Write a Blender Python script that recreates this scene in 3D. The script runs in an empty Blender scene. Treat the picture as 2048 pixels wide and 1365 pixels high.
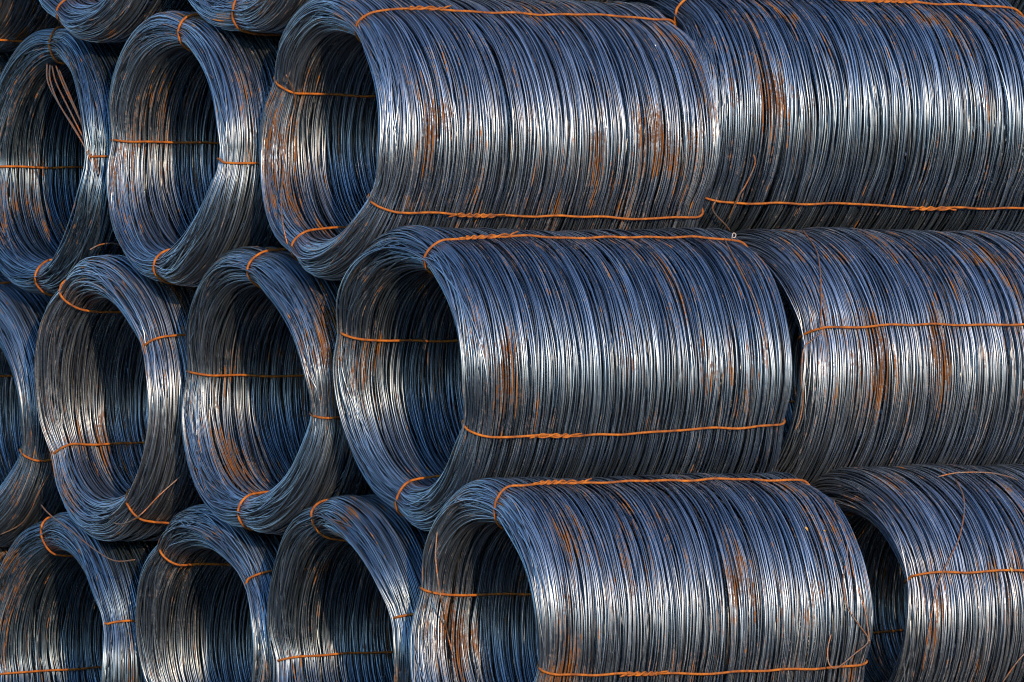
import bpy, math, random
import numpy as np
from mathutils import Matrix, Vector

R = math.radians
scene = bpy.context.scene
C = scene.collection

# ------------------------------------------------------------------ camera
cam_data = bpy.data.cameras.new('camera')
cam = bpy.data.objects.new('camera', cam_data)
C.objects.link(cam)
CAM_H = 2.10
cam.location = (0, 0, CAM_H)
cam_data.sensor_width = 36.0
cam_data.lens = 36.0 * 12000 / 2048
cam.rotation_euler = (R(90 - 0.30), 0, 0)
cam_data.clip_start = 0.5
cam_data.clip_end = 5000
scene.camera = cam
scene.cycles.max_bounces = 3
scene.cycles.diffuse_bounces = 1
scene.cycles.glossy_bounces = 1
scene.cycles.sample_clamp_indirect = 3.0
scene.cycles.pixel_filter_type = 'BLACKMAN_HARRIS'
scene.cycles.filter_width = 1.15

# ------------------------------------------------------------------ sky, sun, exposure
SUN_ELEV = R(14)
SUN_AZ = R(166)                       # clockwise from +Y, behind the camera and a little to its right
world = bpy.data.worlds.new('World')
scene.world = world
world.use_nodes = True
wt = world.node_tree
wt.nodes.clear()
sky = wt.nodes.new('ShaderNodeTexSky')
sky.sky_type = 'NISHITA'
sky.sun_disc = False
sky.sun_elevation = SUN_ELEV
sky.sun_rotation = SUN_AZ
sky.air_density = 1.0
sky.dust_density = 0.25
sky.ozone_density = 2.6
bg = wt.nodes.new('ShaderNodeBackground')
bg.inputs['Strength'].default_value = 0.15
wo = wt.nodes.new('ShaderNodeOutputWorld')
wt.links.new(sky.outputs[0], bg.inputs['Color'])
wt.links.new(bg.outputs[0], wo.inputs['Surface'])

sun_data = bpy.data.lights.new('sun', 'SUN')
sun_data.energy = 3.0
sun_data.angle = R(0.6)
sun_data.color = (1.0, 0.55, 0.28)
sun = bpy.data.objects.new('sun', sun_data)
C.objects.link(sun)
to_sun = Vector((math.sin(SUN_AZ) * math.cos(SUN_ELEV), math.cos(SUN_AZ) * math.cos(SUN_ELEV), math.sin(SUN_ELEV)))
sun.rotation_euler = to_sun.to_track_quat('Z', 'Y').to_euler()
sun.location = (3, -6, 9)

scene.view_settings.view_transform = 'Standard'
scene.view_settings.look = 'None'
scene.view_settings.gamma = 1.0
scene.view_settings.exposure = 1.15

# ------------------------------------------------------------------ materials
def new_mat(name):
    m = bpy.data.materials.new(name)
    m.use_nodes = True
    nt = m.node_tree
    nt.nodes.clear()
    out = nt.nodes.new('ShaderNodeOutputMaterial')
    p = nt.nodes.new('ShaderNodeBsdfPrincipled')
    nt.links.new(p.outputs[0], out.inputs['Surface'])
    return m, nt, p

def N(nt, typ, **kw):
    n = nt.nodes.new(typ)
    for k, v in kw.items():
        if k.startswith('i_'):
            n.inputs[k[2:].replace('_', ' ')].default_value = v
        else:
            setattr(n, k, v)
    return n

def math_n(nt, op, a, b=None, clamp=False):
    n = nt.nodes.new('ShaderNodeMath')
    n.operation = op
    n.use_clamp = clamp
    for i, v in enumerate((a, b)):
        if v is None:
            continue
        if isinstance(v, (int, float)):
            n.inputs[i].default_value = v
        else:
            nt.links.new(v, n.inputs[i])
    return n.outputs[0]

def mix_rgb(nt, f, a, b):
    n = nt.nodes.new('ShaderNodeMix')
    n.data_type = 'RGBA'
    for i, v in ((0, f), (6, a), (7, b)):
        if isinstance(v, (int, float)):
            n.inputs[i].default_value = v
        elif isinstance(v, tuple):
            n.inputs[i].default_value = v
        else:
            nt.links.new(v, n.inputs[i])
    return n.outputs[2]

def ramp(nt, fac, stops):
    n = nt.nodes.new('ShaderNodeValToRGB')
    el = n.color_ramp.elements
    while len(el) > 1:
        el.remove(el[-1])
    el[0].position = stops[0][0]
    el[0].color = stops[0][1]
    for p, c in stops[1:]:
        e = el.new(p)
        e.color = c
    nt.links.new(fac, n.inputs[0])
    return n.outputs[0]

def g(v):
    return (v, v, v, 1)

def steel_material():
    m, nt, p = new_mat('mill_scale_steel_wire')
    tc = N(nt, 'ShaderNodeTexCoord')
    oi = N(nt, 'ShaderNodeObjectInfo')
    wr = N(nt, 'ShaderNodeAttribute', attribute_name='wire_random')
    tp = N(nt, 'ShaderNodeAttribute', attribute_name='tie_contact')
    off = N(nt, 'ShaderNodeVectorMath', operation='SCALE')
    off.inputs[0].default_value = (37.0, 19.0, 53.0)
    nt.links.new(oi.outputs['Random'], off.inputs['Scale'])
    add = N(nt, 'ShaderNodeVectorMath', operation='ADD')
    nt.links.new(tc.outputs['Object'], add.inputs[0])
    nt.links.new(off.outputs[0], add.inputs[1])
    pos = add.outputs[0]
    st = N(nt, 'ShaderNodeVectorMath', operation='MULTIPLY')
    nt.links.new(pos, st.inputs[0])
    st.inputs[1].default_value = (3.0, 1.0, 1.0)
    # broad rust patches shared by neighbouring turns
    patch = N(nt, 'ShaderNodeTexNoise', i_Scale=2.0, i_Detail=3.0, i_Roughness=0.6)
    nt.links.new(st.outputs[0], patch.inputs['Vector'])
    # every turn rusts on its own too: 4D noise with the turn's own W
    wv = math_n(nt, 'MULTIPLY', wr.outputs['Fac'], 900.0)
    own = N(nt, 'ShaderNodeTexNoise', noise_dimensions='4D', i_Scale=6.0, i_Detail=4.0, i_Roughness=0.65)
    nt.links.new(pos, own.inputs['Vector'])
    nt.links.new(wv, own.inputs['W'])
    fine = N(nt, 'ShaderNodeTexNoise', i_Scale=60.0, i_Detail=2.0, i_Roughness=0.7)
    nt.links.new(pos, fine.inputs['Vector'])
    s = math_n(nt, 'MULTIPLY', patch.outputs['Fac'], 0.48)
    s = math_n(nt, 'ADD', s, math_n(nt, 'MULTIPLY', own.outputs['Fac'], 0.64))
    s = math_n(nt, 'ADD', s, math_n(nt, 'MULTIPLY', fine.outputs['Fac'], 0.22))
    s = math_n(nt, 'ADD', s, math_n(nt, 'MULTIPLY', tp.outputs['Fac'], 0.040))
    rp = N(nt, 'ShaderNodeAttribute', attribute_name='rust_patch')
    s = math_n(nt, 'ADD', s, math_n(nt, 'MULTIPLY', rp.outputs['Fac'], 0.105))
    s = math_n(nt, 'ADD', s, math_n(nt, 'MULTIPLY', oi.outputs['Random'], 0.015))
    mr = N(nt, 'ShaderNodeMapRange')
    mr.inputs['From Min'].default_value = 0.738
    mr.inputs['From Max'].default_value = 0.830
    nt.links.new(s, mr.inputs['Value'])
    rust = mr.outputs[0]
    rustcol = ramp(nt, own.outputs['Fac'], [(0.42, (0.050, 0.028, 0.016, 1)), (0.57, (0.105, 0.053, 0.020, 1)), (0.74, (0.29, 0.135, 0.018, 1))])
    tint = N(nt, 'ShaderNodeTexNoise', noise_dimensions='4D', i_Scale=2.0, i_Detail=2.0)
    nt.links.new(pos, tint.inputs['Vector'])
    nt.links.new(wv, tint.inputs['W'])
    steel = ramp(nt, tint.outputs['Fac'], [(0.32, (0.036, 0.064, 0.106, 1)), (0.5, (0.104, 0.192, 0.318, 1)), (0.66, (0.26, 0.42, 0.61, 1))])
    hs = N(nt, 'ShaderNodeHueSaturation')
    nt.links.new(steel, hs.inputs['Color'])
    nt.links.new(math_n(nt, 'ADD', 0.78, math_n(nt, 'MULTIPLY', oi.outputs['Random'], 0.40)), hs.inputs['Value'])
    nt.links.new(math_n(nt, 'SUBTRACT', 1.12, math_n(nt, 'MULTIPLY', oi.outputs['Random'], 0.30)), hs.inputs['Saturation'])
    col = mix_rgb(nt, rust, hs.outputs[0], rustcol)
    nt.links.new(col, p.inputs['Base Color'])
    nt.links.new(math_n(nt, 'SUBTRACT', 0.5, math_n(nt, 'MULTIPLY', rust, 0.5)), p.inputs['Coat Weight'])
    p.inputs['Coat Roughness'].default_value = 0.33
    nt.links.new(math_n(nt, 'SUBTRACT', 0.92, math_n(nt, 'MULTIPLY', rust, 0.85)), p.inputs['Metallic'])
    ro = math_n(nt, 'ADD', 0.27, math_n(nt, 'MULTIPLY', fine.outputs['Fac'], 0.22))
    nt.links.new(math_n(nt, 'ADD', ro, math_n(nt, 'MULTIPLY', rust, 0.35), True), p.inputs['Roughness'])
    return m

def tie_material(name, cols, metal):
    m, nt, p = new_mat(name)
    p.inputs['Metallic'].default_value = metal
    tc = N(nt, 'ShaderNodeTexCoord')
    a = N(nt, 'ShaderNodeTexNoise', i_Scale=26.0, i_Detail=4.0, i_Roughness=0.7)
    nt.links.new(tc.outputs['Object'], a.inputs['Vector'])
    c = ramp(nt, a.outputs['Fac'], [(0.3, cols[0]), (0.48, cols[1]), (0.68, cols[2])])
    nt.links.new(c, p.inputs['Base Color'])
    p.inputs['Roughness'].default_value = 0.75 - metal * 0.6
    b = N(nt, 'ShaderNodeTexNoise', i_Scale=240.0, i_Detail=2.0)
    nt.links.new(tc.outputs['Object'], b.inputs['Vector'])
    bp = N(nt, 'ShaderNodeBump', i_Strength=0.6, i_Distance=0.003)
    nt.links.new(b.outputs['Fac'], bp.inputs['Height'])
    nt.links.new(bp.outputs[0], p.inputs['Normal'])
    return m

def ground_material():
    m, nt, p = new_mat('packed_dark_gravel')
    tc = N(nt, 'ShaderNodeTexCoord')
    a = N(nt, 'ShaderNodeTexNoise', i_Scale=1.4, i_Detail=8.0, i_Roughness=0.7)
    nt.links.new(tc.outputs['Object'], a.inputs['Vector'])
    c = ramp(nt, a.outputs['Fac'], [(0.3, (0.020, 0.023, 0.026, 1)), (0.7, (0.044, 0.048, 0.050, 1))])
    nt.links.new(c, p.inputs['Base Color'])
    p.inputs['Roughness'].default_value = 0.95
    b = N(nt, 'ShaderNodeTexNoise', i_Scale=40.0, i_Detail=4.0)
    nt.links.new(tc.outputs['Object'], b.inputs['Vector'])
    bp = N(nt, 'ShaderNodeBump', i_Strength=0.7, i_Distance=0.03)
    nt.links.new(b.outputs['Fac'], bp.inputs['Height'])
    nt.links.new(bp.outputs[0], p.inputs['Normal'])
    return m

STEEL = steel_material()
TIE = tie_material('rusty_tie_rod', ((0.07, 0.026, 0.010, 1), (0.20, 0.070, 0.007, 1), (0.35, 0.132, 0.007, 1)), 0.0)
STRAND = tie_material('half_rusted_strand', ((0.12, 0.14, 0.17, 1), (0.14, 0.11, 0.09, 1), (0.30, 0.11, 0.02, 1)), 0.5)
GROUND = ground_material()

# ------------------------------------------------------------------ coil geometry
# coil frame: +X runs along the axis away from the front face, Z up,
# phi = 0 is the -Y side, phi = 90 degrees the top.
AX = R(34)
AXIS = Vector((math.cos(AX), math.sin(AX), 0))
SIDE = Vector((-math.sin(AX), math.cos(AX), 0))
LEN, RO, RI = 1.60, 0.60, 0.425
RM, TH = (RO + RI) / 2, (RO - RI) / 2
D = 0.0065                                  # wire diameter
END = 0.09                                  # depth of the rounded lips

class Shape:
    """Outline of one winding variant: maps nominal (u, r, phi) to the sagged, tied bundle."""
    def __init__(self, seed):
        q = np.random.RandomState(seed)
        self.p = q.uniform(0, 6.283, 12)
        self.a = q.uniform(0.6, 1.3, 12)
    def pinch(self, f):
        return np.exp(-(np.sin(2 * f) ** 2) / 0.16) * (np.cos(4 * f) > -2)
    def __call__(self, u, r, f):
        p, a = self.p, self.a
        pin = np.exp(-(np.sin(2 * f) / 0.42) ** 2)
        for end in (0, 1):
            d = u if end == 0 else LEN - u
            k = np.exp(-np.clip(d, 0, None) / 0.16)
            sag = 0.038 * a[end] * np.cos(f + p[end]) + 0.016 * np.cos(2 * f + p[2 + end])
            move = k * ((0.026 if end == 0 else 0.018) * pin + sag)
            u = u + move if end == 0 else u - move
            th = 1 - k * (0.22 if end == 0 else 0.14) * pin + k * 0.10 * (1 - pin)
            th = th * (1 + 0.16 * k * a[6] * np.cos(2 * f + p[11]))
            r = RM + (r - RM) * th + k * 0.012 * a[7] * np.cos(3 * f + p[10] + end) + k * 0.010 * np.cos(2 * f + p[5])
            r = r + k * (1 - pin) * 0.006
        s = 1 + 0.012 * a[4] * np.cos(2 * f + p[4]) + 0.007 * a[5] * np.cos(3 * f + p[5])
        s = s + 0.006 * np.sin(u * 6.0 + p[6] + np.cos(f + p[7])) + 0.004 * np.sin(u * 15.0 + p[8] + 1.5 * np.cos(f + p[9]))
        s = s - 0.005 * pin - 0.006 * np.exp(-(np.sin(2 * f) / 0.11) ** 2)
        return u, r * s, f

def end_round(u, r):
    """Squeeze the wall thickness near both ends into a rounded lip."""
    d = np.clip(np.minimum(u, LEN - u), 0.0, END)
    h = np.sqrt(np.clip(1 - ((END - d) / END) ** 2, 0.0, 1))
    return RM + (r - RM) * h

# stained places of each variant: angle, place along the axis, angular and axial spread, strength
PATCHES = {
    11: [(R(22), 0.16, 0.28, 0.05, 1.0), (R(24), 1.25, 0.30, 0.09, 1.0), (R(20), 0.72, 0.16, 0.16, 0.7), (R(55), 0.95, 0.3, 0.07, 0.6), (R(190), 0.1, 0.3, 0.06, 0.8)],
    23: [(R(32), 0.13, 0.33, 0.05, 1.0), (R(20), 0.95, 0.25, 0.05, 0.9), (R(22), 1.28, 0.30, 0.08, 1.0), (R(325), 0.8, 0.07, 0.7, 0.9), (R(230), 0.05, 0.4, 0.06, 0.9)],
    37: [(R(5), 0.14, 0.45, 0.045, 1.0), (R(30), 1.0, 0.34, 0.09, 1.0), (R(60), 1.42, 0.4, 0.05, 0.9), (R(200), 0.1, 0.35, 0.06, 0.8)],
    58: [(R(79), 0.7, 0.05, 0.45, 1.0), (R(40), 0.22, 0.35, 0.05, 0.9), (R(300), 0.08, 0.4, 0.07, 0.8), (R(150), 0.12, 0.4, 0.06, 0.8)],
}
SEG = 64
def windings_mesh(name, seed):
    q = np.random.RandomState(seed)
    shape = Shape(seed)
    F = np.linspace(0, 2 * math.pi, SEG, endpoint=False)[None, :]
    U, Rr = [], []

    def wob(n, amp, k0=1, k1=6, fall=1.0):
        o = np.zeros((n, SEG))
        for k in range(k0, k1):
            o += q.normal(0, amp / k ** fall, (n, 1)) * np.cos(k * F + q.uniform(0, 6.283, (n, 1)))
        return o

    def clumped(n, lo, hi, clump):
        # positions along the axis gathered into skeins with gaps between them
        x = np.linspace(lo, hi, n) + q.normal(0, 0.003, n)
        w = 0
        for per in (0.031, 0.047, 0.083):
            w = w + per * clump * np.sin(x * 6.283 / per + q.uniform(0, 6.283))
        return x + w

    # field that carries neighbouring turns sideways together
    gk = [(q.uniform(8, 60), q.randint(1, 5), q.uniform(0, 6.283), q.uniform(0, 6.283)) for _ in range(14)]
    def field(u, amp):
        o = 0
        for w, k, a, b in gk:
            o = o + np.sin(w * u + a + 1.3 * np.sin(k * F + b)) / len(gk) ** 0.5
        return amp * o

    def shell(n, r0, depth, wu, sign, clump):
        u0 = clumped(n, 0.0, LEN, clump)[:, None]
        u = u0 + wob(n, wu) + field(u0, 0.006)
        r = r0 - sign * (np.abs(q.normal(0, depth, (n, 1))) + np.abs(wob(n, depth * 0.7)))
        r = r - sign * 0.0024 * (1 + np.sin(u0 * 6.283 / 0.041 + 2 * np.cos(F + seed)) )
        U.append(u); Rr.append(end_round(u, r))

    shell(166, RO, 0.0038, 0.0090, 1, 0.08)
    shell(150, RO - 0.017, 0.005, 0.0085, 1, 0.05)
    shell(90, RO - 0.030, 0.008, 0.0100, 1, 0.05)
    shell(160, RI, 0.0040, 0.0065, -1, 0.07)
    shell(115, RI + 0.012, 0.006, 0.0080, -1, 0.05)
    # rosette turns that cross from the outside to the inside of the wall
    n = 160
    e = q.uniform(0.3, 0.97, (n, 1)) * TH
    psi = q.uniform(0, 6.283, (n, 1))
    u = q.uniform(0.0, LEN, (n, 1)) + wob(n, 0.010)
    r = RM + e * np.cos(F - psi) + wob(n, 0.004)
    U.append(u); Rr.append(end_round(u, np.clip(r, RI + 0.004, RO - 0.004)))
    # lips: turns laid around the rounded ends
    for end in (0, 1):
        n = 32 if end == 0 else 28
        t = (np.linspace(0.02, 0.98, n) * math.pi)[:, None] + wob(n, 0.075, 1, 5) + q.normal(0, 0.03, (n, 1))
        dep = 1 - np.abs(q.normal(0, 0.08, (n, 1))) - 0.05 * np.abs(wob(n, 1.0, 1, 4))
        u = END * (1 - np.sin(np.clip(t, 0, math.pi)) * dep)
        r = RM + TH * np.cos(t) * dep
        if end: u = LEN - u
        U.append(u); Rr.append(r)
        n = 84 if end == 0 else 44                      # deeper, eccentric turns of the lip
        ps = q.uniform(0, 6.283, (n, 1))
        t = math.pi / 2 + q.uniform(0.4, 1.35, (n, 1)) * np.cos(F - ps) + q.normal(0, 0.1, (n, 1))
        dep = q.uniform(0.60, 0.99, (n, 1)) + wob(n, 0.03, 1, 4)
        u = END * (1 - np.sin(np.clip(t, 0, math.pi)) * dep)
        r = RM + TH * np.cos(t) * dep
        if end: u = LEN - u
        U.append(u); Rr.append(r)
    U = np.concatenate(U); Rr = np.concatenate(Rr)
    n = U.shape[0]
    FF = np.broadcast_to(F, U.shape) + 0.0
    U, Rr, FF = shape(U, Rr, FF)
    P = np.stack([U, -Rr * np.cos(FF), Rr * np.sin(FF)], -1)          # n, SEG, 3
    T = np.roll(P, -1, 1) - np.roll(P, 1, 1)
    T /= np.linalg.norm(T, axis=-1, keepdims=True)
    rad = np.stack([np.zeros_like(FF), -np.cos(FF), np.sin(FF)], -1)
    B = np.cross(T, rad); B /= np.linalg.norm(B, axis=-1, keepdims=True)
    Nn = np.cross(B, T)
    hd = D / 2 * q.uniform(0.94, 1.06, (n, 1, 1))
    K = 4
    tw = q.uniform(0, 6.283, n)
    rings = []
    for k in range(K):
        a = (tw + k * 2 * math.pi / K)[:, None, None]
        rings.append(P + hd * (np.cos(a) * Nn + np.sin(a) * B))
    V = np.stack(rings, 2).reshape(-1, 3)                              # index ((i*SEG)+j)*K+k
    i = np.arange(n)[:, None, None]; j = np.arange(SEG)[None, :, None]; k = np.arange(K)[None, None, :]
    j2 = (j + 1) % SEG; k2 = (k + 1) % K
    idx = lambda jj, kk: ((i * SEG) + jj) * K + kk
    quads = np.stack([idx(j, k) + 0 * j, idx(j, k2) + 0 * j, idx(j2, k2), idx(j2, k) + 0 * k], -1).reshape(-1, 4)
    me = bpy.data.meshes.new(name)
    me.vertices.add(len(V)); me.vertices.foreach_set('co', V.astype(np.float32).ravel())
    me.loops.add(quads.size); me.loops.foreach_set('vertex_index', quads.astype(np.int32).ravel())
    me.polygons.add(len(quads))
    me.polygons.foreach_set('loop_start', np.arange(0, quads.size, 4, dtype=np.int32))
    me.polygons.foreach_set('use_smooth', np.ones(len(quads), dtype=bool))
    me.update(calc_edges=True)
    at = me.attributes.new('wire_random', 'FLOAT', 'POINT')
    at.data.foreach_set('value', np.repeat(q.uniform(0, 1, n), SEG * K).astype(np.float32))
    tc = np.exp(-(np.sin(2 * FF) / 0.16) ** 2)
    at = me.attributes.new('tie_contact', 'FLOAT', 'POINT')
    at.data.foreach_set('value', np.repeat(tc.reshape(-1), K).astype(np.float32))
    rp = np.zeros_like(FF)
    for f0, u0, sf, su, w in PATCHES[seed]:
        df = (FF - f0 + math.pi) % (2 * math.pi) - math.pi
        rp += w * np.exp(-(df / sf) ** 2 - ((U - u0) / (1.5 * su)) ** 2)
    at = me.attributes.new('rust_patch', 'FLOAT', 'POINT')
    at.data.foreach_set('value', np.repeat(np.clip(rp, 0, 1.2).reshape(-1), K).astype(np.float32))
    me.materials.append(STEEL)
    me['variant'] = seed
    return me, shape

def catmull(pts, sub, closed=False):
    P = np.array(pts, float)
    n = len(P)
    out = []
    rng = range(n) if closed else range(n - 1)
    for i in rng:
        if closed:
            p0, p1, p2, p3 = P[(i - 1) % n], P[i], P[(i + 1) % n], P[(i + 2) % n]
        else:
            p0, p1, p2, p3 = P[max(i - 1, 0)], P[i], P[i + 1], P[min(i + 2, n - 1)]
        for s in range(sub):
            t = s / sub
            out.append(0.5 * ((2 * p1) + (-p0 + p2) * t + (2 * p0 - 5 * p1 + 4 * p2 - p3) * t * t + (-p0 + 3 * p1 - 3 * p2 + p3) * t ** 3))
    if not closed:
        out.append(P[-1])
    return np.array(out)

def tube_mesh(name, paths, rad, mat, sides=8, closed=False, attrs=False):
    """Tubes along the given 3D point lists, joined into one mesh."""
    VV, QQ, off = [], [], 0
    for path in paths:
        P = np.array(path, float)
        n = len(P)
        if closed:
            T = np.roll(P, -1, 0) - np.roll(P, 1, 0)
        else:
            T = np.gradient(P, axis=0)
        T /= np.linalg.norm(T, axis=1, keepdims=True) + 1e-12
        up = np.array([0.3, 0.5, 0.81])
        nv = np.cross(T[0], up); nv /= np.linalg.norm(nv)
        ring = []
        for i in range(n):
            nv = nv - T[i] * nv.dot(T[i]); nv /= np.linalg.norm(nv)
            b = np.cross(T[i], nv)
            rr = rad
            if not closed and i in (0, n - 1):
                rr = rad * 0.75
            for k in range(sides):
                a = 2 * math.pi * k / sides
                ring.append(P[i] + rr * (math.cos(a) * nv + math.sin(a) * b))
        VV.extend(ring)
        m = n if closed else n - 1
        for i in range(m):
            for k in range(sides):
                QQ.append((off + i * sides + k, off + i * sides + (k + 1) % sides,
                           off + ((i + 1) % n) * sides + (k + 1) % sides, off + ((i + 1) % n) * sides + k))
        if not closed:
            QQ.append(tuple(off + k for k in range(sides))[::-1])
            QQ.append(tuple(off + (n - 1) * sides + k for k in range(sides)))
        off += n * sides
    me = bpy.data.meshes.new(name)
    me.from_pydata([tuple(v) for v in VV], [], QQ)
    me.polygons.foreach_set('use_smooth', np.ones(len(me.polygons), dtype=bool))
    me.materials.append(mat)
    me.update()
    return me

def obj(name, me, parent=None, label=None):
    o = bpy.data.objects.new(name, me)
    C.objects.link(o)
    if parent is not None:
        o.parent = parent
    if label:
        o['label'] = label
    return o

def cyl(shape, u, r, f):
    a, b, c = shape(np.array(u, float), np.array(r, float), np.array(f, float))
    return np.stack([a, -b * np.cos(c), b * np.sin(c)], -1)

def add_tie(parent, M, shape, f0, knot, flip, q, shift=0.0, slant=0.0):
    """One tie rod: along the outside, round the rear lip, back through the bore and round the front lip."""
    g_ = 0.0055
    n1 = 26
    uo = np.linspace(END * 0.9, LEN - END * 0.9, n1)
    t = np.linspace(0, math.pi, 13)[1:-1]
    ur = LEN - END * 0.9 + (END * 0.9 + g_) * np.sin(t); rr = RM + (TH + g_) * np.cos(t)
    ui = uo[::-1]
    uf = END * 0.9 - (END * 0.9 + g_) * np.sin(t); rf = RM - (TH + g_) * np.cos(t)
    u = np.concatenate([uo, ur, ui, uf])
    r = np.concatenate([np.full(n1, RO + g_), rr, np.full(n1, RI - g_), rf])
    k = np.arange(len(u))
    ph = q.uniform(0, 6.283, 4)
    dev = 0.010 * np.sin(u * 3.0 + ph[0] + (r > RM)) + 0.005 * np.sin(u * 9.0 + ph[1] + 2 * (r > RM)) + 0.004 * np.sin(u * 23.0 + ph[2])
    f = f0 + dev + slant * ((u / LEN) if not flip else 1 - u / LEN) + shift
    r = r + np.where(r > RM, 1, -1) * 0.002 * (1 + np.sin(u * 31 + ph[3]))
    P = cyl(shape, u, r, f)
    Ps = catmull(P, 3, closed=True)
    o = obj('tie_wire', tube_mesh('tie_wire', [Ps], 0.0050, TIE, 8, True), parent)
    o.matrix_local = M
    if knot is not None:
        kc = LEN - knot if flip else knot
        hl = 0.085 + q.uniform(-0.02, 0.03)
        us = np.linspace(kc - hl, kc + hl, 46)
        fc = f0 + shift + slant * us / LEN + 0.010 * np.sin(us * 3.0 + ph[0] + 1) + 0.005 * np.sin(us * 9.0 + ph[1] + 2)
        strands = []
        for s in (0, math.pi):
            w = us * 72 + 1.2 * np.sin(us * 20 + ph[1]) + s
            lift = 0.006 + 0.0065 * np.cos(w)
            strands.append(catmull(cyl(shape, us, RO + 0.004 + lift, fc + 0.0065 * np.sin(w) / RO), 1))
        # the cut ends stand off a little
        e1 = cyl(shape, [us[-1], us[-1] + 0.02, us[-1] + 0.045], [RO + 0.010, RO + 0.016, RO + 0.022], [fc[-1] + .004, fc[-1] + 0.013, fc[-1] + 0.022])
        strands.append(e1)
        e2 = cyl(shape, [us[0], us[0] - 0.02, us[0] - 0.035], [RO + 0.010, RO + 0.012, RO + 0.012], [fc[0] - .003, fc[0] - 0.008, fc[0] - 0.016])
        strands.append(e2)
        kn = obj('twist', tube_mesh('twist', strands, 0.0040, TIE, 6), o)
    return o

VARIANTS = [windings_mesh('wire_turns', s) for s in (11, 23, 37, 58)]

# ------------------------------------------------------------------ the stack
# p: front face centre (z relative to the lens); d: turn of the tie rods in degrees;
# v, q, fl: winding variant, quarter turns, flipped end for end; s: scale; yaw in degrees;
# knots: {tie number (0 = camera side, 1 = top, 2 = far side, 3 = below): place of its twist along the axis}
COILS = [
    dict(p=(-0.443, 24.161, -0.272), d=-20, v=0, q=0, fl=0, yaw=-2.5, s=(0.982, 1, 1.0), adj={0: (-4, 5), 1: (-1, 1)}, knots={1: 0.28, 0: 0.38},
         label='nearest coil of the middle row, a pale clip on its top tie'),
    dict(p=(-0.791, 24.677, 0.712), d=-28, v=1, q=0, fl=0, s=(1.03, 1, 0.985), adj={0: (-5, 0)}, knots={1: 0.33, 0: 0.42},
         label='nearest coil of the upper row, its mouth beside bright orange rust streaks'),
    dict(p=(-0.150, 23.691, -1.262), d=-16, v=2, q=0, fl=0, yaw=-5, s=(0.94, 0.89, 1.0), knots={1: 0.33, 0: 0.50},
         label='nearest coil of the bottom row, with loose rusty loops hanging at its far end'),
    dict(p=(0.548, 25.573, 0.800), d=-30, v=3, q=0, fl=0, s=(1.17, 1, 0.99), adj={0: (-7, 0), 1: (3, -2)}, knots={1: 0.95, 0: 1.05},
         label='coil in the upper right picture corner, behind the nearest upper coil'),
    dict(p=(0.900, 25.068, -0.262), d=19, v=1, q=2, fl=1, s=(1, 1, 1.0), knots={},
         label='right-hand coil of the middle row, a wire hanging over its near edge'),
    dict(p=(1.310, 24.765, -1.240), d=17, v=0, q=1, fl=1, s=(1, 1, 0.99), knots={},
         label='right-hand coil of the bottom row, behind a black gap, a stray wire curving over it'),
    dict(p=(-1.503, 25.690, 0.686), d=-6, v=2, q=1, fl=0, yaw=-3, s=(1, 1, 1.0), knots={},
         label='second coil from the front of the upper row, its narrow mouth half in shadow'),
    dict(p=(-2.123, 26.719, 0.658), d=1, v=0, q=2, fl=0, s=(1, 1, 1.0), knots={},
         label='third coil of the upper row, with a bunch of loose wires falling across its mouth'),
    dict(p=(-2.833, 27.736, 0.720), d=8, v=1, q=3, fl=0, s=(1, 1, 0.98), knots={},
         label='fourth coil of the upper row, mostly outside the left picture edge'),
    dict(p=(-1.136, 25.189, -0.347), d=-9, v=3, q=1, fl=0, yaw=-3, s=(1, 1, 1.03), knots={},
         label='second coil from the front of the middle row, with brown streaks over its top lip'),
    dict(p=(-1.828, 26.214, -0.394), d=27, v=2, q=3, fl=1, yaw=-3, s=(1, 1, 1.03), knots={},
         label='third coil of the middle row, with a wire end sticking out past its lowest tie'),
    dict(p=(-2.536, 27.263, -0.455), d=-20, v=0, q=1, fl=0, s=(1, 1, 1.05), knots={},
         label='fourth coil of the middle row, cut off by the left picture edge, rusty below'),
    dict(p=(-0.747, 24.704, -1.357), d=13, v=1, q=1, fl=0, yaw=-3, s=(1, 1, 0.98), knots={},
         label='second coil from the front of the bottom row, with a tie round its top lip'),
    dict(p=(-1.354, 25.718, -1.442), d=35, v=0, q=3, fl=0, s=(1, 1, 0.98), knots={},
         label='third coil of the bottom row, dark-mouthed, with rusty streaks down its far wall'),
    dict(p=(-2.068, 26.647, -1.512), d=16, v=3, q=2, fl=0, s=(1, 1, 1.0), knots={},
         label='fourth coil of the bottom row, in the lower left picture corner'),
    dict(p=(-1.172, 25.242, 1.759), d=-6, v=2, q=2, fl=0, s=(1, 1, 1.0), knots={},
         label='right-hand coil of the two whose undersides hang into the top edge'),
    dict(p=(-1.877, 26.286, 1.777), d=-25, v=3, q=3, fl=0, s=(1, 1, 1.0), knots={},
         label='left-hand coil of the two whose undersides hang into the top edge'),
    dict(p=(-2.615, 27.381, 1.790), d=22, v=0, q=0, fl=1, s=(1, 1, 1.0), knots={},
         label='coil whose edge just shows in the extreme upper left picture corner'),
    dict(p=(-2.620, 27.700, -1.560), d=-12, v=1, q=2, fl=0, s=(1, 1, 1.0), knots={},
         label='fifth coil of the bottom row, almost wholly outside the left picture edge'),
]

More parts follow.
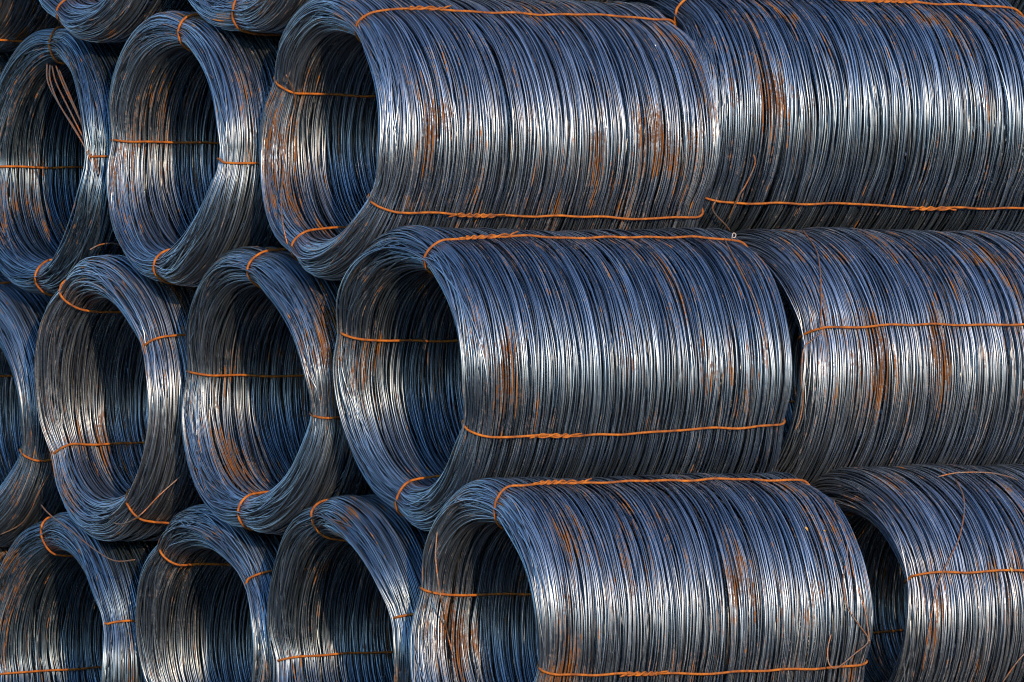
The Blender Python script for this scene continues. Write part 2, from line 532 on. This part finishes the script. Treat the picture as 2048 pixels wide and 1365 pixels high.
# the next rank of the pile, seen at most through chinks: it closes the far ends of the bores
REAR = [(17, 1), (17, 2), (15, 1), (15, 2), (16, 1), (6, 1), (7, 1), (8, 1), (9, 1), (10, 1), (11, 1), (12, 1), (13, 1), (14, 1),
        (6, 2), (6, 3), (9, 3), (7, 2), (9, 2), (10, 2), (12, 2), (13, 2)]
for n, (i, k) in enumerate(REAR):
    b = COILS[i]
    step = AXIS * 1.66 * k
    COILS.append(dict(p=(b['p'][0] + step.x, b['p'][1] + step.y, b['p'][2]), d=(n * 37) % 50 - 20, v=(b['v'] + k) % 4,
                      q=(b['q'] + 1) % 4, fl=n % 2, s=(1, 1, b['s'][2]), knots={}, rear=True,
                      label='coil of the rear rank, hidden behind the coils at the front of the pile'))

for n, c in enumerate(COILS):
    q = np.random.RandomState(700 + n)
    root = bpy.data.objects.new('wire_coil', None)
    C.objects.link(root)
    root.empty_display_size = 0.3
    x, y, z = c['p']
    root.location = (x, y, z + CAM_H)
    root.rotation_euler = (R(c.get('pitch', 0)), 0, math.atan2(AXIS.y, AXIS.x) + R(c.get('yaw', 0)))
    root.scale = c['s']
    root['label'] = c['label']
    root['category'] = 'wire coil'
    root['group'] = 'coils of the rear rank' if c.get('rear') else 'stacked coils of steel wire rod'
    me, shape = VARIANTS[c['v']]
    M = Matrix.Rotation(-R(c['d'] + 90 * c['q']), 4, 'X')
    if c['fl']:
        M = M @ Matrix.Translation((LEN, 0, 0)) @ Matrix.Rotation(math.pi, 4, 'Z')
    w = obj('wire_turns', me, root)
    w.matrix_local = M
    w['kind'] = 'stuff'
    for j in range(0 if c.get('rear') else 4):
        fv = (2 + c['q'] - j) if c['fl'] else (j - c['q'])
        add_tie(root, M, shape, (fv % 4) * math.pi / 2, c['knots'].get(j), c['fl'], q,
                *[R(v) * (-1 if c['fl'] else 1) for v in c.get('adj', {}).get(j, (0, 0))])

# loose strands: coil number, radius, points in the coil's own frame
STRAYS = [
    (2, 0.0035, [(1.552, -0.378, 0.475), (1.552, -0.476, 0.382), (1.529, -0.540, 0.285), (1.481, -0.586, 0.188), (1.490, -0.605, 0.079), (1.542, -0.610, 0.008), (1.594, -0.607, -0.059), (1.517, -0.620, -0.110), (1.424, -0.629, -0.162), (1.388, -0.623, -0.146), (1.387, -0.614, -0.087), (1.407, -0.609, -0.028)]),
    (2, 0.0035, [(1.571, -0.352, 0.498), (1.543, -0.462, 0.402), (1.547, -0.520, 0.323), (1.539, -0.576, 0.206), (1.575, -0.608, 0.067), (1.599, -0.611, -0.073)]),
    (0, 0.0035, [(1.426, -0.238, 0.559), (1.380, -0.382, 0.476), (1.371, -0.469, 0.394), (1.381, -0.526, 0.312), (1.387, -0.573, 0.210), (1.396, -0.595, 0.109)]),
    (4, 0.0035, [(0.049, -0.588, 0.169), (-0.009, -0.604, 0.139), (-0.061, -0.612, 0.098), (-0.069, -0.609, -0.025), (-0.051, -0.595, -0.107), (-0.055, -0.580, -0.189), (-0.069, -0.565, -0.230)]),
    (4, 0.0033, [(0.277, -0.152, 0.596), (0.209, -0.338, 0.510), (0.153, -0.439, 0.427), (0.098, -0.520, 0.323), (0.053, -0.582, 0.190)]),
    (5, 0.0033, [(0.427, -0.298, 0.544), (0.398, -0.385, 0.480), (0.336, -0.467, 0.400), (0.255, -0.533, 0.301), (0.174, -0.571, 0.221), (0.095, -0.600, 0.122), (0.055, -0.612, 0.001), (0.042, -0.601, -0.101), (0.053, -0.556, -0.227)]),
    (5, 0.0035, [(0.631, -0.634, -0.087), (0.576, -0.614, -0.142), (0.525, -0.587, -0.200), (0.480, -0.529, -0.304), (0.486, -0.489, -0.348)]),
    (5, 0.0033, [(0.390, -0.228, 0.555), (0.475, -0.254, 0.571), (0.603, -0.291, 0.570), (0.707, -0.294, 0.552), (0.775, -0.275, 0.534)]),
    (3, 0.0035, [(0.139, -0.591, -0.151), (0.151, -0.581, -0.193), (0.134, -0.545, -0.278), (0.118, -0.515, -0.330), (0.121, -0.440, -0.425)]),
    (3, 0.0035, [(0.027, -0.511, -0.342), (0.017, -0.495, -0.374), (0.042, -0.476, -0.405), (0.110, -0.437, -0.447), (0.151, -0.403, -0.471)]),
    (1, 0.0035, [(0.037, 0.323, 0.269), (0.119, 0.385, 0.167), (0.102, 0.418, 0.040), (0.075, 0.406, -0.109), (0.020, 0.331, -0.259), (-0.010, 0.269, -0.366), (0.000, 0.250, -0.450)]),
    (2, 0.0035, [(0.000, 0.344, 0.381), (-0.010, 0.340, 0.282), (-0.010, 0.318, 0.183), (-0.010, 0.285, 0.104), (0.084, 0.419, -0.024), (0.105, 0.401, -0.124)]),
    (10, 0.0035, [(-0.020, -0.228, -0.515), (-0.030, -0.343, -0.516), (-0.040, -0.509, -0.477), (0.061, -0.506, -0.391), (0.149, -0.535, -0.313)]),
    (14, 0.0033, [(-0.020, 0.013, 0.645), (-0.030, -0.085, 0.604), (-0.040, -0.280, 0.543), (-0.050, -0.517, 0.463), (-0.060, -0.707, 0.422), (-0.040, -0.844, 0.431)]),
    (11, 0.0033, [(0.179, -0.557, -0.272), (0.149, -0.506, -0.358), (0.145, -0.453, -0.424), (0.139, -0.363, -0.490), (0.087, -0.272, -0.535)]),
    (10, 0.0033, [(-0.022, -0.007, 0.636), (0.028, -0.008, 0.658), (0.091, -0.008, 0.664), (0.134, -0.008, 0.652)]),
    (7, 0.0036, [(0.000, -0.107, 0.433), (-0.030, -0.168, 0.348), (-0.050, -0.310, 0.240), (-0.040, -0.416, 0.143), (-0.020, -0.487, 0.043), (0.000, -0.531, -0.057)]),
    (7, 0.0036, [(0.010, -0.134, 0.423), (-0.020, -0.222, 0.347), (-0.040, -0.364, 0.232), (-0.030, -0.434, 0.142), (-0.010, -0.496, 0.043), (0.000, -0.540, -0.057)]),
    (7, 0.0036, [(0.010, -0.169, 0.422), (-0.010, -0.258, 0.346), (-0.020, -0.337, 0.277), (-0.020, -0.452, 0.153), (0.000, -0.496, 0.043), (0.000, -0.557, -0.057)]),
    (7, 0.0036, [(0.020, -0.179, 0.404), (0.000, -0.285, 0.317), (-0.010, -0.373, 0.232), (-0.010, -0.470, 0.120), (0.000, -0.522, 0.031), (0.000, -0.566, -0.068)]),
    (7, 0.0036, [(0.010, -0.116, 0.428), (-0.030, -0.186, 0.363), (-0.050, -0.284, 0.267), (-0.050, -0.407, 0.158), (-0.030, -0.487, 0.060), (0.000, -0.527, -0.050)]),
]
roots = [o for o in C.objects if o.parent is None and o.get('category') == 'wire coil']
for i, rad, pts in STRAYS:
    me = tube_mesh('loose_strand', [catmull(pts, 6)], rad, STRAND, 6)
    obj('loose_strand', me, roots[i])

# the pale wire clip hooked on the top tie of the nearest middle coil
cc = np.array((1.445, -0.275, 0.574))
clip = [cc + 0.5 * np.array(v) for v in ((-0.016, 0, -0.022), (-0.013, -.004, 0.014), (-0.002, -.008, 0.026), (0.018, -.008, 0.014), (0.013, -.004, -0.010), (-0.004, 0, -0.012))]
pc, ntc, ppc = new_mat('pale_galvanised_clip')
ppc.inputs['Base Color'].default_value = (0.34, 0.36, 0.38, 1)
ppc.inputs['Roughness'].default_value = 0.45
obj('clip', tube_mesh('clip', [catmull(clip, 3)], 0.0017, pc, 6), roots[0])

# small scraps of dead leaf caught on the wires
lm, ntl, pl = new_mat('dead_leaf')
tcl = N(ntl, 'ShaderNodeTexCoord')
nl = N(ntl, 'ShaderNodeTexNoise', i_Scale=90.0)
ntl.links.new(tcl.outputs['Object'], nl.inputs['Vector'])
ntl.links.new(ramp(ntl, nl.outputs['Fac'], [(0.35, (0.20, 0.14, 0.05, 1)), (0.65, (0.42, 0.36, 0.12, 1))]), pl.inputs['Base Color'])
pl.inputs['Roughness'].default_value = 0.8
def leaf(loc, size, rot, label):
    out = [(-1, 0, 0), (-0.5, 0.42, 0.16), (0.1, 0.5, 0.22), (0.7, 0.25, 0.12), (1, 0, 0), (0.6, -0.3, 0.2), (0, -0.46, 0.26), (-0.6, -0.34, 0.14)]
    V = [(0, 0, 0)] + out
    V = [(a * size, b * size, c_ * size) for a, b, c_ in V]
    n_ = len(V)
    V2 = V + [(a, b, c_ - 0.0006) for a, b, c_ in V]
    Fc = []
    for k in range(8):
        a, b = 1 + k, 1 + (k + 1) % 8
        Fc.append((0, a, b)); Fc.append((n_, n_ + b, n_ + a)); Fc.append((a, n_ + a, n_ + b, b))
    me = bpy.data.meshes.new('leaf_scrap')
    me.from_pydata(V2, [], Fc)
    me.materials.append(lm)
    o = obj('leaf_scrap', me)
    o.location = (loc[0], loc[1] - 0.004, loc[2] + CAM_H)
    o.rotation_euler = rot
    o['label'] = label
    o['category'] = 'leaf'
    o['group'] = 'scraps of dead leaf on the wires'
leaf((1.175, 23.943, -0.875), 0.011, (1.1, 0.9, 0.3), 'tan leaf scrap on the nearest bottom coil, left one of the two there')
leaf((1.249, 23.977, -0.884), 0.008, (1.3, 0.2, 0.9), 'smaller tan leaf scrap on the nearest bottom coil, nearer its far end')
leaf((2.042, 24.552, -1.065), 0.012, (0.9, 1.2, 0.1), 'yellowish leaf scrap just above the tie of the lower right coil')

# ------------------------------------------------------------------ ground under the stack
def ground():
    xs = np.concatenate([[-1500, -400, -100, -30], np.linspace(-12, 12, 25), [30, 100, 400, 1500]])
    ys = np.concatenate([[-1500, -400, -100, -30, 0, 10], np.linspace(16, 40, 25), [60, 120, 400, 1500]])
    V, Fc = [], []
    for yy in ys:
        for xx in xs:
            t = (Vector((xx, yy, 0)) - Vector((-0.117, 23.8, 0))).dot(SIDE)
            V.append((xx, yy, CAM_H - 1.88 - 0.09 * min(max(t, 0), 4)))
    nx = len(xs)
    for a in range(len(ys) - 1):
        for b in range(nx - 1):
            i = a * nx + b
            Fc.append((i, i + 1, i + nx + 1, i + nx))
    me = bpy.data.meshes.new('ground')
    me.from_pydata(V, [], Fc)
    me.materials.append(GROUND)
    o = obj('ground', me)
    o['kind'] = 'structure'
ground()
